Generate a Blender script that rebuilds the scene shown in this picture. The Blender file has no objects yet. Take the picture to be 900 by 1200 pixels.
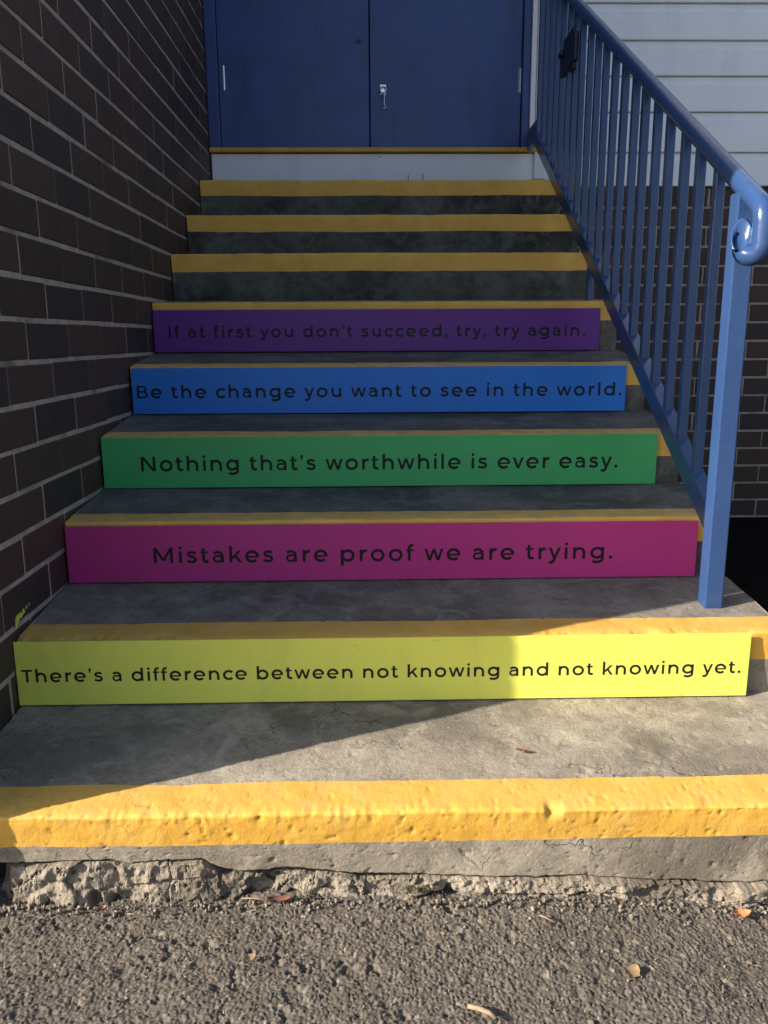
import bpy, bmesh, math, random
import numpy as np
from mathutils import Matrix, Vector

S = bpy.context.scene
COL = S.collection
rnd = random.Random(7)

# ------------------------------------------------------------------ camera
cd = bpy.data.cameras.new('camera')
cam = bpy.data.objects.new('camera', cd); COL.objects.link(cam)
cd.sensor_fit = 'HORIZONTAL'; cd.sensor_width = 36.0; cd.lens = 36.0 * 943.0 / 900.0
cd.clip_start = 0.02; cd.clip_end = 900.0
CAM = Vector((0.0, -1.195, 0.92))
RIGHT = Vector((0.9998, -0.0204, -0.0052)).normalized()
FWD = Vector((0.0188, 0.9772, -0.2115)).normalized()
UP = RIGHT.cross(FWD).normalized(); RIGHT = FWD.cross(UP).normalized()
cam.matrix_world = Matrix(((RIGHT.x, UP.x, -FWD.x, CAM.x), (RIGHT.y, UP.y, -FWD.y, CAM.y),
                           (RIGHT.z, UP.z, -FWD.z, CAM.z), (0, 0, 0, 1)))
S.camera = cam

# ------------------------------------------------------------------ sky, sun, exposure
SUN_AZ, SUN_EL = math.radians(249.0), math.radians(27.0)      # azimuth clockwise from +Y
W = bpy.data.worlds.new('World'); S.world = W; W.use_nodes = True
wn = W.node_tree.nodes
sky = wn.new('ShaderNodeTexSky'); sky.sky_type = 'NISHITA'; sky.sun_disc = False
sky.sun_elevation = SUN_EL; sky.sun_rotation = SUN_AZ
sky.air_density = 1.0; sky.dust_density = 2.0; sky.ozone_density = 1.0
W.node_tree.links.new(sky.outputs[0], wn['Background'].inputs[0])
wn['Background'].inputs[1].default_value = 0.10
ld = bpy.data.lights.new('sun', 'SUN'); sun = bpy.data.objects.new('sun', ld); COL.objects.link(sun)
ld.energy = 5.0; ld.angle = math.radians(0.53); ld.color = (1.0, 0.90, 0.76)
sdir = Vector((math.sin(SUN_AZ) * math.cos(SUN_EL), math.cos(SUN_AZ) * math.cos(SUN_EL), math.sin(SUN_EL)))
sun.rotation_euler = sdir.to_track_quat('Z', 'Y').to_euler(); sun.location = sdir * 12
S.view_settings.view_transform = 'Standard'; S.view_settings.look = 'None'
S.view_settings.exposure = 0.93; S.view_settings.gamma = 1.0; S.view_settings.use_curve_mapping = False
S.cycles.max_bounces = 8

# ------------------------------------------------------------------ numpy noise
def _h(ix, iy, seed):
    n = (ix.astype(np.int64) * 374761393 + iy.astype(np.int64) * 668265263 + seed * 974711) & 0x7fffffff
    n = ((n ^ (n >> 13)) * 1274126177) & 0x7fffffff
    n = n ^ (n >> 16)
    return (n & 0xffff) / 65535.0
def vnoise(x, y, seed=0):
    ix, iy = np.floor(x), np.floor(y); fx, fy = x - ix, y - iy
    fx = fx * fx * (3 - 2 * fx); fy = fy * fy * (3 - 2 * fy)
    a = _h(ix, iy, seed); b = _h(ix + 1, iy, seed); c = _h(ix, iy + 1, seed); d = _h(ix + 1, iy + 1, seed)
    return (a + (b - a) * fx) * (1 - fy) + (c + (d - c) * fx) * fy
def fbm(x, y, seed=0, octs=4):
    s, a, t = 0.0, 1.0, 0.0
    for k in range(octs):
        s = s + a * vnoise(x, y, seed + k * 17); t += a; a *= 0.5; x = x * 2.03 + 3.1; y = y * 2.03 + 1.7
    return s / t - 0.5
def worley(x, y, seed=0):
    ix, iy = np.floor(x), np.floor(y)
    F1 = np.full(x.shape, 9.0); F2 = F1.copy(); cx = np.zeros_like(x); cy = cx.copy(); idr = cx.copy()
    for dx in (-1, 0, 1):
        for dy in (-1, 0, 1):
            jx, jy = ix + dx, iy + dy
            px = jx + 0.1 + 0.8 * _h(jx, jy, seed); py = jy + 0.1 + 0.8 * _h(jx, jy, seed + 5)
            d = np.hypot(px - x, py - y)
            new = d < F1
            F2 = np.where(new, F1, np.minimum(F2, d)); F1 = np.where(new, d, F1)
            cx = np.where(new, px, cx); cy = np.where(new, py, cy); idr = np.where(new, _h(jx, jy, seed + 11), idr)
    return F1, F2, x - cx, y - cy, idr
def sstep(a, b, x):
    t = np.clip((x - a) / (b - a), 0, 1); return t * t * (3 - 2 * t)

# ------------------------------------------------------------------ material helpers
class NT:
    def __init__(s, name):
        s.m = bpy.data.materials.new(name); s.m.use_nodes = True
        s.t = s.m.node_tree; s.b = s.t.nodes['Principled BSDF']; s.L = s.t.links.new
        s.pos = s.t.nodes.new('ShaderNodeNewGeometry').outputs['Position']
    def noise(s, scale, detail=5, rough=0.6, vec=None, dist=0.0, stretch=None):
        n = s.t.nodes.new('ShaderNodeTexNoise'); n.inputs['Scale'].default_value = scale
        n.inputs['Detail'].default_value = detail; n.inputs['Roughness'].default_value = rough
        n.inputs['Distortion'].default_value = dist
        v = vec or s.pos
        if stretch:
            mp = s.t.nodes.new('ShaderNodeMapping'); mp.inputs['Scale'].default_value = stretch; s.L(v, mp.inputs[0]); v = mp.outputs[0]
        s.L(v, n.inputs['Vector']); return n.outputs['Fac']
    def ramp(s, fac, a, b):
        n = s.t.nodes.new('ShaderNodeMapRange'); n.inputs[1].default_value = a; n.inputs[2].default_value = b
        n.interpolation_type = 'SMOOTHSTEP'
        s.L(fac, n.inputs[0]); return n.outputs[0]
    def mix(s, fac, a, b):
        n = s.t.nodes.new('ShaderNodeMix'); n.data_type = 'RGBA'
        for inp, v in ((n.inputs[0], fac), (n.inputs[6], a), (n.inputs[7], b)):
            if isinstance(v, tuple): inp.default_value = (*v, 1)
            elif isinstance(v, (int, float)): inp.default_value = v
            else: s.L(v, inp)
        return n.outputs[2]
    def math(s, op, a, b=0.0):
        n = s.t.nodes.new('ShaderNodeMath'); n.operation = op
        for inp, v in ((n.inputs[0], a), (n.inputs[1], b)):
            if isinstance(v, (int, float)): inp.default_value = v
            else: s.L(v, inp)
        return n.outputs[0]
    def vor(s, scale, feature='F1', vec=None):
        n = s.t.nodes.new('ShaderNodeTexVoronoi'); n.inputs['Scale'].default_value = scale; n.feature = feature
        s.L(vec or s.pos, n.inputs['Vector']); return n.outputs['Distance']
    def warp(s, scale, amt):
        n = s.t.nodes.new('ShaderNodeTexNoise'); n.inputs['Scale'].default_value = scale; n.inputs['Detail'].default_value = 4
        s.L(s.pos, n.inputs['Vector'])
        k = s.t.nodes.new('ShaderNodeVectorMath'); k.operation = 'SCALE'; k.inputs[3].default_value = amt; s.L(n.outputs['Color'], k.inputs[0])
        a = s.t.nodes.new('ShaderNodeVectorMath'); a.operation = 'ADD'; s.L(s.pos, a.inputs[0]); s.L(k.outputs[0], a.inputs[1])
        return a.outputs[0]
    def bump(s, h, strength=0.5, dist=0.002):
        n = s.t.nodes.new('ShaderNodeBump'); n.inputs['Strength'].default_value = strength; n.inputs['Distance'].default_value = dist
        s.L(h, n.inputs['Height']); s.L(n.outputs[0], s.b.inputs['Normal'])
    def random(s):
        return s.t.nodes.new('ShaderNodeObjectInfo').outputs['Random']
    def attr(s, name):
        n = s.t.nodes.new('ShaderNodeAttribute'); n.attribute_name = name; return n.outputs['Fac']
    def done(s, color, rough=0.6, spec=0.5, metal=0.0):
        for inp, v in ((s.b.inputs['Base Color'], color), (s.b.inputs['Roughness'], rough)):
            if isinstance(v, tuple): inp.default_value = (*v, 1)
            elif isinstance(v, (int, float)): inp.default_value = v
            else: s.L(v, inp)
        s.b.inputs['Specular IOR Level'].default_value = spec; s.b.inputs['Metallic'].default_value = metal
        return s.m

def concrete_mat(name, ca, cb, stain, stain_amt, crack=0.0):
    n = NT(name)
    c = n.mix(n.ramp(n.noise(9, 6), 0.3, 0.7), ca, cb)
    c = n.mix(n.math('MULTIPLY', n.ramp(n.noise(3.2, 7, 0.65, dist=0.6), 0.42, 0.66), stain_amt), c, stain)
    c = n.mix(n.math('MULTIPLY', n.ramp(n.noise(38, 8, 0.75, dist=0.5), 0.48, 0.66), 0.6), c, tuple(v * 0.55 for v in ca))
    c = n.mix(n.math('MULTIPLY', n.ramp(n.noise(95, 6, 0.7), 0.54, 0.68), 0.5), c, tuple(v * 0.5 for v in ca))
    c = n.mix(n.math('MULTIPLY', n.ramp(n.noise(13, 6, 0.7, dist=0.8), 0.52, 0.64), 0.4), c, tuple(min(1, v * 1.25) for v in cb))
    sp = n.noise(420, 3, 0.7)
    c = n.mix(n.math('MULTIPLY', n.ramp(sp, 0.56, 0.72), 0.55), c, tuple(v * 0.45 for v in ca))
    c = n.mix(n.math('MULTIPLY', n.ramp(n.noise(260, 2, 0.6), 0.62, 0.74), 0.5), c, tuple(min(1, v * 1.7) for v in cb))
    h = n.math('ADD', n.noise(150, 8, 0.75), n.math('MULTIPLY', n.ramp(n.vor(90), 0.0, 0.25), 0.15))
    if crack:
        w = n.warp(22, 0.09)
        e = n.ramp(n.vor(6.5, 'DISTANCE_TO_EDGE', w), 0.0, 0.010)
        msk = n.math('MULTIPLY', n.math('SUBTRACT', 1.0, e), n.ramp(n.noise(5.7, 4), 0.5, 0.62))
        msk = n.math('MULTIPLY', msk, crack)
        c = n.mix(msk, c, (0.05, 0.045, 0.04)); h = n.math('SUBTRACT', h, n.math('MULTIPLY', msk, 0.8))
    n.bump(h, 0.9, 0.0032)
    return n.done(c, 0.9, 0.25)

MAT = {}
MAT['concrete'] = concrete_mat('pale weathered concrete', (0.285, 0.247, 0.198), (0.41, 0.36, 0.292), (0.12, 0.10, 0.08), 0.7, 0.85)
MAT['concrete_step'] = concrete_mat('step concrete darkened for shade', (0.20, 0.178, 0.148), (0.29, 0.258, 0.215), (0.08, 0.07, 0.058), 0.7, 0.6)  # step concrete with its colour darkened to keep the shade deep
MAT['concrete_mid'] = concrete_mat('concrete darkened for shade', (0.13, 0.122, 0.11), (0.20, 0.188, 0.17), (0.055, 0.052, 0.048), 0.7, 0.4)  # same concrete, colour cut further so the shaded steps stay dark
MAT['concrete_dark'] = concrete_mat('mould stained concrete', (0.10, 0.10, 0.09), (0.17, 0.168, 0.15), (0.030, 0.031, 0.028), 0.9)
MAT['footing'] = concrete_mat('broken rough concrete', (0.23, 0.195, 0.155), (0.34, 0.295, 0.235), (0.11, 0.09, 0.07), 0.8)

def nosing_mat(name, dirt, ca, cb):
    n = NT(name)
    c = n.mix(n.ramp(n.noise(14, 6), 0.3, 0.7), ca, cb)
    top = n.attr('tread')                       # scuffed walking surface of the painted edge
    wear = n.math('MULTIPLY', n.ramp(n.noise(26, 7, 0.7), 0.25, 0.75), top)
    c = n.mix(n.math('MULTIPLY', wear, dirt), c, (0.46, 0.31, 0.16))
    ch = n.ramp(n.noise(46, 8, 0.75, dist=0.5), 0.645, 0.675)
    c = n.mix(n.math('MULTIPLY', ch, 0.8), c, (0.27, 0.235, 0.185))
    c = n.mix(n.math('MULTIPLY', n.ramp(n.noise(11, 8, 0.72, dist=0.6), 0.52, 0.68), 0.3), c, (0.52, 0.33, 0.12))
    w = n.warp(18, 0.12)
    e = n.math('SUBTRACT', 1.0, n.ramp(n.vor(9, 'DISTANCE_TO_EDGE', w), 0.0, 0.012))
    e = n.math('MULTIPLY', e, n.ramp(n.noise(6.3, 3), 0.58, 0.68))
    c = n.mix(n.math('MULTIPLY', e, 0.6), c, (0.16, 0.11, 0.05))
    c = n.mix(n.math('MULTIPLY', n.ramp(n.noise(340, 3, 0.6), 0.6, 0.75), 0.3), c, (0.3, 0.18, 0.05))
    n.bump(n.math('ADD', n.math('ADD', n.noise(85, 8, 0.68), n.math('MULTIPLY', n.noise(330, 6, 0.7), 0.5)), n.math('ADD', n.math('MULTIPLY', e, -0.7), n.math('MULTIPLY', ch, -0.4))), 0.6, 0.0026)
    return n.done(c, 0.62, 0.35)
MAT['nosing'] = nosing_mat('yellow line paint', 0.38, (0.66, 0.36, 0.05), (0.74, 0.43, 0.08))
MAT['nosing_dirty_brightened'] = nosing_mat('dirty yellow line paint brightened for shade', 0.85, (0.80, 0.45, 0.085), (0.88, 0.53, 0.12))  # dirtier tread; base brightened to offset the dim shade on upper steps

def paint_mat(name, col, rough=0.35, bump=0.25, scale=60, var=0.12, dirt=0.0, spec=0.5):
    n = NT(name)
    c = n.mix(n.ramp(n.noise(5, 5), 0.3, 0.7), tuple(v * (1 - var) for v in col), tuple(min(1, v * (1 + var)) for v in col))
    if dirt:
        d = n.ramp(n.noise(2.0, 6, 0.65, stretch=(6, 6, 1.1)), 0.5, 0.72)
        c = n.mix(n.math('MULTIPLY', d, dirt), c, tuple(v * 0.45 + 0.012 for v in col))
        d2 = n.ramp(n.noise(75, 4), 0.70, 0.74)
        c = n.mix(n.math('MULTIPLY', d2, dirt), c, tuple(v * 0.5 for v in col))
    if bump: n.bump(n.noise(scale, 5), bump, 0.002)
    return n.done(c, rough, spec)
MAT['rail'] = paint_mat('blue gloss rail paint', (0.031, 0.073, 0.20), 0.2, 0.35, 90, 0.08, 0.15)
MAT['door'] = paint_mat('navy door paint', (0.038, 0.076, 0.26), 0.4, 0.25, 140, 0.12, 0.6)
MAT['white'] = paint_mat('white board paint with skylight tint', (0.83, 0.865, 0.93), 0.5, 0.2, 70, 0.03, 0.12)  # blue tint stands in for bluish skylight on the shaded boards
MAT['threshold'] = paint_mat('yellow threshold paint', (0.66, 0.36, 0.05), 0.5, 0.4, 60, 0.15, 0.3)
MAT['boxpaint'] = paint_mat('dark navy box paint', (0.016, 0.022, 0.055), 0.5, 0.2)
MAT['black'] = paint_mat('black vinyl letters', (0.010, 0.010, 0.012), 0.5, 0.0, var=0.0, spec=0.3)
MAT['mark'] = paint_mat('yellow green splashed paint', (0.55, 0.62, 0.08), 0.5, 0.2)
n = NT('polished steel'); n.bump(n.noise(60, 3), 0.1, 0.001); MAT['steel'] = n.done((0.75, 0.75, 0.76), 0.25, 0.5, 1.0)
SIGN_COL = [(0.78, 0.79, 0.13), (0.52, 0.035, 0.23), (0.06, 0.43, 0.14), (0.02, 0.20, 0.72), (0.135, 0.028, 0.27)]
for i, c in enumerate(SIGN_COL):
    n = NT('sign panel %s' % ['yellow', 'magenta', 'green', 'blue', 'purple'][i])
    cc = n.mix(n.math('MULTIPLY', n.ramp(n.noise(7, 7, 0.7, stretch=(1.5, 1, 0.5)), 0.45, 0.75), 0.28), c, tuple(v * 0.55 + 0.03 for v in c))
    cc = n.mix(n.math('MULTIPLY', n.ramp(n.noise(48, 6, 0.65, stretch=(0.6, 1, 1.6)), 0.67, 0.71), 0.5), cc, tuple(v * 0.5 for v in c))
    n.bump(n.noise(9, 3), 0.12, 0.003)
    MAT['sign%d' % (i + 1)] = n.done(cc, n.math('ADD', 0.36, n.math('MULTIPLY', n.noise(30, 5), 0.15)), 0.4)

def brick_mat(name, cols):
    n = NT(name)
    r = n.random()
    c = n.mix(n.ramp(r, 0.35, 0.7), cols[0], cols[1])
    c = n.mix(n.ramp(r, 0.78, 0.9), c, cols[2])
    c = n.mix(n.math('MULTIPLY', n.ramp(n.noise(16, 6, 0.7), 0.42, 0.75), 0.55), c, tuple(v * 0.55 for v in cols[0]))
    c = n.mix(n.math('MULTIPLY', n.ramp(n.noise(180, 4), 0.6, 0.75), 0.3), c, (0.11, 0.085, 0.07))
    n.bump(n.noise(120, 7, 0.7), 0.35, 0.002)
    return n.done(c, n.math('ADD', 0.45, n.math('MULTIPLY', n.noise(25, 4), 0.3)), 0.4)
MAT['brick'] = brick_mat('dark manganese brick', ((0.064, 0.034, 0.027), (0.046, 0.028, 0.024), (0.034, 0.026, 0.026)))
n = NT('mortar'); c = n.mix(n.ramp(n.noise(22, 7, 0.7), 0.3, 0.7), (0.29, 0.24, 0.205), (0.43, 0.36, 0.31))
c = n.mix(n.ramp(n.noise(6, 5), 0.55, 0.7), c, (0.17, 0.15, 0.14)); n.bump(n.noise(300, 5), 0.7, 0.002); MAT['mortar'] = n.done(c, 0.95, 0.2)
n = NT('wall core'); c = n.mix(n.ramp(n.noise(3, 4), 0.3, 0.7), (0.10, 0.085, 0.08), (0.13, 0.11, 0.10)); MAT['core'] = n.done(c, 0.95, 0.2)

n = NT('asphalt')
fl = n.attr('plain'); st = n.mix(fl, n.attr('stone'), n.vor(115))
c = n.mix(st, (0.078, 0.067, 0.056), (0.182, 0.158, 0.132))
c = n.mix(n.ramp(st, 0.955, 0.985), c, (0.29, 0.24, 0.17))
c = n.mix(n.math('MULTIPLY', n.ramp(n.noise(6, 6), 0.4, 0.7), 0.35), c, (0.17, 0.15, 0.126))
c = n.mix(n.math('MULTIPLY', n.ramp(n.noise(500, 3), 0.55, 0.75), 0.5), c, (0.075, 0.07, 0.064))
n.bump(n.math('ADD', n.math('MULTIPLY', n.noise(700, 5, 0.7), 0.3), n.math('MULTIPLY', n.math('SUBTRACT', n.noise(60, 4), n.vor(115)), fl)), 0.8, 0.004); MAT['asphalt'] = n.done(c, 0.85, 0.3)
n = NT('shade black ground'); c = n.mix(n.noise(40, 6), (0.010, 0.009, 0.008), (0.022, 0.018, 0.015)); n.bump(n.noise(60, 6), 1.0, 0.01); MAT['dark_ground'] = n.done(c, 1.0, 0.0)  # near-black colour stands in for deep shade on this ground
def leaf_mat(name, a, b):
    n = NT(name); c = n.mix(n.ramp(n.noise(120, 5), 0.35, 0.65), a, b); n.bump(n.noise(300, 4), 0.5, 0.001); return n.done(c, 0.7, 0.3)
MAT['leaf_orange'] = leaf_mat('dry orange leaf', (0.42, 0.16, 0.06), (0.55, 0.26, 0.11))
MAT['leaf_tan'] = leaf_mat('dry tan leaf', (0.24, 0.155, 0.08), (0.34, 0.235, 0.13))
MAT['leaf_red'] = leaf_mat('dry red leaf', (0.15, 0.06, 0.045), (0.20, 0.085, 0.06))
MAT['twig'] = leaf_mat('dry twig', (0.24, 0.165, 0.105), (0.34, 0.25, 0.17))
MAT['moss'] = leaf_mat('moss', (0.05, 0.055, 0.015), (0.12, 0.10, 0.03))

# ------------------------------------------------------------------ object helpers
def link(name, me, mat=None, parent=None, loc=(0, 0, 0)):
    if mat is not None and not me.materials: me.materials.append(MAT[mat] if isinstance(mat, str) else mat)
    o = bpy.data.objects.new(name, me); COL.objects.link(o); o.location = loc
    if parent: o.parent = parent
    return o
def empty(name, loc=(0, 0, 0)):
    o = bpy.data.objects.new(name, None); o.empty_display_size = 0.05; COL.objects.link(o); o.location = loc; return o
def tag(o, label=None, cat=None, group=None, kind=None):
    for k, v in (('label', label), ('category', cat), ('group', group), ('kind', kind)):
        if v: o[k] = v
    return o
def pymesh(name, verts, faces, smooth=False):
    me = bpy.data.meshes.new(name); me.from_pydata([tuple(map(float, v)) for v in verts], [], faces); me.update()
    if smooth: me.polygons.foreach_set('use_smooth', [True] * len(me.polygons))
    return me
class MB:
    def __init__(s): s.v = []; s.f = []
    def box(s, x0, x1, y0, y1, z0, z1):
        b = len(s.v); s.v += [(x, y, z) for x in (x0, x1) for y in (y0, y1) for z in (z0, z1)]
        s.f += [tuple(b + i for i in q) for q in ((0, 1, 3, 2), (4, 6, 7, 5), (0, 4, 5, 1), (2, 3, 7, 6), (0, 2, 6, 4), (1, 5, 7, 3))]
        return s
    def tube(s, pts, r, n=14, closed_ends=True, squash=None):
        pts = [Vector(p) for p in pts]; b = len(s.v); R = r if isinstance(r, (list, tuple)) else [r] * len(pts)
        nrm = None
        for i, p in enumerate(pts):
            t = (pts[min(i + 1, len(pts) - 1)] - pts[max(i - 1, 0)]).normalized()
            if nrm is None:
                a = Vector((1, 0, 0)) if abs(t.x) < 0.9 else Vector((0, 0, 1)); nrm = (a - t * a.dot(t)).normalized()
            else: nrm = (nrm - t * nrm.dot(t)).normalized()
            bn = t.cross(nrm)
            for k in range(n):
                a = 2 * math.pi * k / n; s.v.append(tuple(p + (nrm * math.cos(a) + bn * math.sin(a)) * R[i]))
        for i in range(len(pts) - 1):
            for k in range(n):
                k2 = (k + 1) % n; s.f.append((b + i * n + k, b + i * n + k2, b + (i + 1) * n + k2, b + (i + 1) * n + k))
        if closed_ends:
            s.f.append(tuple(b + k for k in reversed(range(n)))); s.f.append(tuple(b + (len(pts) - 1) * n + k for k in range(n)))
        return s
    def mesh(s, name, bevel=0.0, seg=2, smooth=False, fixn=False):
        me = pymesh(name, s.v, s.f)
        if bevel or fixn:
            bm = bmesh.new(); bm.from_mesh(me)
            if fixn: bmesh.ops.recalc_face_normals(bm, faces=bm.faces)
            if bevel: bmesh.ops.bevel(bm, geom=list(bm.edges), offset=bevel, segments=seg, affect='EDGES', profile=0.5)
            bm.to_mesh(me); bm.free()
        if smooth: me.polygons.foreach_set('use_smooth', [True] * len(me.polygons))
        return me

# ------------------------------------------------------------------ levels read off the photograph
NY = [0.0, 0.356, 0.667, 0.9725, 1.2835, 1.5906, 1.8996, 2.2086, 2.5176]      # front of each step
NZ = [0.155, 0.327, 0.4995, 0.664, 0.838, 1.038, 1.226, 1.403, 1.590]          # nosing height
BZ = [0.1876, 0.3528, 0.5248, 0.6968, 0.8762, 1.060, 1.246, 1.423, 1.612]      # tread height at its back
WALLX, WALLY0, BACKY = -0.72, -0.046, 2.805
XL, XR = -0.7165, 0.862

# ------------------------------------------------------------------ ground
def asphalt():
    x0, x1, y0, y1, d = -1.05, 1.15, -0.62, 0.07, 0.0018
    nx, ny = int((x1 - x0) / d), int((y1 - y0) / d)
    X, Y = np.meshgrid(np.linspace(x0, x1, nx), np.linspace(y0, y1, ny))
    wx = X + 0.009 * fbm(X * 110, Y * 110, 3, 3); wy = Y + 0.009 * fbm(X * 110, Y * 110, 8, 3)
    F1, F2, dx, dy, r = worley(wx / 0.0072, wy / 0.0072, 1)
    e = sstep(0.0, 0.30, F2 - F1)
    r2 = (r * 7.13) % 1.0; r3 = (r * 13.7) % 1.0
    H = e * (0.0020 + 0.0020 * r) + e * 0.0016 * ((r2 - 0.5) * 2 * dx + (r3 - 0.5) * 2 * dy) * 1.6
    G1, G2, gx, gy, g = worley(X / 0.0042 + 9, Y / 0.0042 + 4, 21)
    e2 = sstep(0.0, 0.5, G2 - G1)
    H = np.where(r < 0.45, e * 0.0016 + e2 * (0.0004 + 0.0013 * g), H)
    stone = np.where(r < 0.45, g * 0.8, (r * 3.7) % 1.0)
    pit = sstep(0.10, 0.26, fbm(X * 48, Y * 48, 33, 3))
    H = H - 0.0035 * pit * sstep(-0.7, 0.1, -X + 0.4 * fbm(X * 5, Y * 5, 77, 2)) - 0.0012 * pit
    H = H + 0.010 * fbm(X * 9, Y * 9, 40, 4) + 0.0012 * fbm(X * 350, Y * 350, 50, 2)
    slope = -0.034 * sstep(0.25, 0.75, X) * sstep(-0.45, 0.0, Y) - 0.006
    edge = np.minimum(np.minimum(X - x0, x1 - X), np.minimum(Y - y0, 0.3)) / 0.06
    edge = sstep(0, 1, edge)
    lip = 0.012 * fbm(X * 14, 0 * X, 60, 4) * sstep(-0.06, 0.0, Y)
    Z = (H + slope + lip) * edge - 0.012 * (1 - edge)
    v = np.stack([X, Y, Z], -1).reshape(-1, 3)
    idx = np.arange(nx * ny).reshape(ny, nx)
    f = np.stack([idx[:-1, :-1], idx[:-1, 1:], idx[1:, 1:], idx[1:, :-1]], -1).reshape(-1, 4)
    # a flat frame that carries the same sheet to the horizon, butting against the relief patch
    B = 400.0; zf = -0.012
    xs = [-B, x0, x1, B]; ys = [-B, y0, y1, B]
    ev, ef = [], []
    for i in range(3):
        for j in range(3):
            if i == 1 and j == 1: continue
            b = len(v) + len(ev)
            ev += [(xs[i], ys[j], zf), (xs[i + 1], ys[j], zf), (xs[i + 1], ys[j + 1], zf), (xs[i], ys[j + 1], zf)]
            ef.append((b, b + 1, b + 2, b + 3))
    v = np.concatenate([v, np.array(ev)]); f = np.concatenate([f, np.array(ef)])
    me = bpy.data.meshes.new('asphalt'); me.vertices.add(len(v)); me.vertices.foreach_set('co', v.astype(np.float32).ravel())
    me.loops.add(f.size); me.loops.foreach_set('vertex_index', f.astype(np.int32).ravel())
    me.polygons.add(len(f)); me.polygons.foreach_set('loop_start', np.arange(0, f.size, 4, dtype=np.int32))
    me.update(calc_edges=True)
    at = me.attributes.new('stone', 'FLOAT', 'POINT')
    at.data.foreach_set('value', np.concatenate([stone.ravel(), np.full(len(ev), 0.5)]).astype(np.float32))
    at = me.attributes.new('plain', 'FLOAT', 'POINT')
    at.data.foreach_set('value', np.concatenate([np.zeros(stone.size), np.ones(len(ev))]).astype(np.float32))
    o = link('asphalt_ground', me, 'asphalt'); tag(o, 'coarse grey asphalt in sunlight at the foot of the steps', 'asphalt', kind='structure')
asphalt()

def dark_ground():
    nx, ny = 70, 60
    X, Y = np.meshgrid(np.linspace(0.90, 4.2, nx), np.linspace(0.55, 2.79, ny))
    Z = 0.012 + 0.03 * fbm(X * 9, Y * 9, 5, 4) * sstep(0, 0.1, np.minimum(np.minimum(X - 0.9, 4.2 - X), np.minimum(Y - 0.55, 2.79 - Y)))
    idx = np.arange(nx * ny).reshape(ny, nx)
    f = np.stack([idx[:-1, :-1], idx[:-1, 1:], idx[1:, 1:], idx[1:, :-1]], -1).reshape(-1, 4).tolist()
    me = pymesh('dark_ground', np.stack([X, Y, Z], -1).reshape(-1, 3), f, True)
    tag(link('shade_dark_ground', me, 'dark_ground'), 'ground beside the steps below the brick base, deep shade put into its colour', 'dark_ground', kind='structure')
dark_ground()

# ------------------------------------------------------------------ staircase
stairs = empty('concrete_staircase', (0, 0, 0))
tag(stairs, 'worn concrete stairs with yellow painted step edges climbing to the blue door', 'staircase')
RB = np.array([(-0.72, 0.066), (-0.618, 0.0656), (-0.533, 0.0687), (-0.449, 0.0718), (-0.408, 0.060), (-0.36, 0.066), (-0.286, 0.067), (-0.270, 0.055),
               (-0.224, 0.0425), (-0.131, 0.0445), (-0.052, 0.0347), (0.02, 0.03), (0.113, 0.0265), (0.236, 0.0207),
               (0.382, 0.0177), (0.492, 0.0072), (0.676, -0.0016), (0.9, -0.006)])
def riser_bottom(x):
    return np.interp(x, RB[:, 0], RB[:, 1]) + 0.010 * fbm(x * 28, x * 0 + 0.3, 91, 4) + 0.003 * fbm(x * 150, x * 0, 95, 2)

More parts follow.
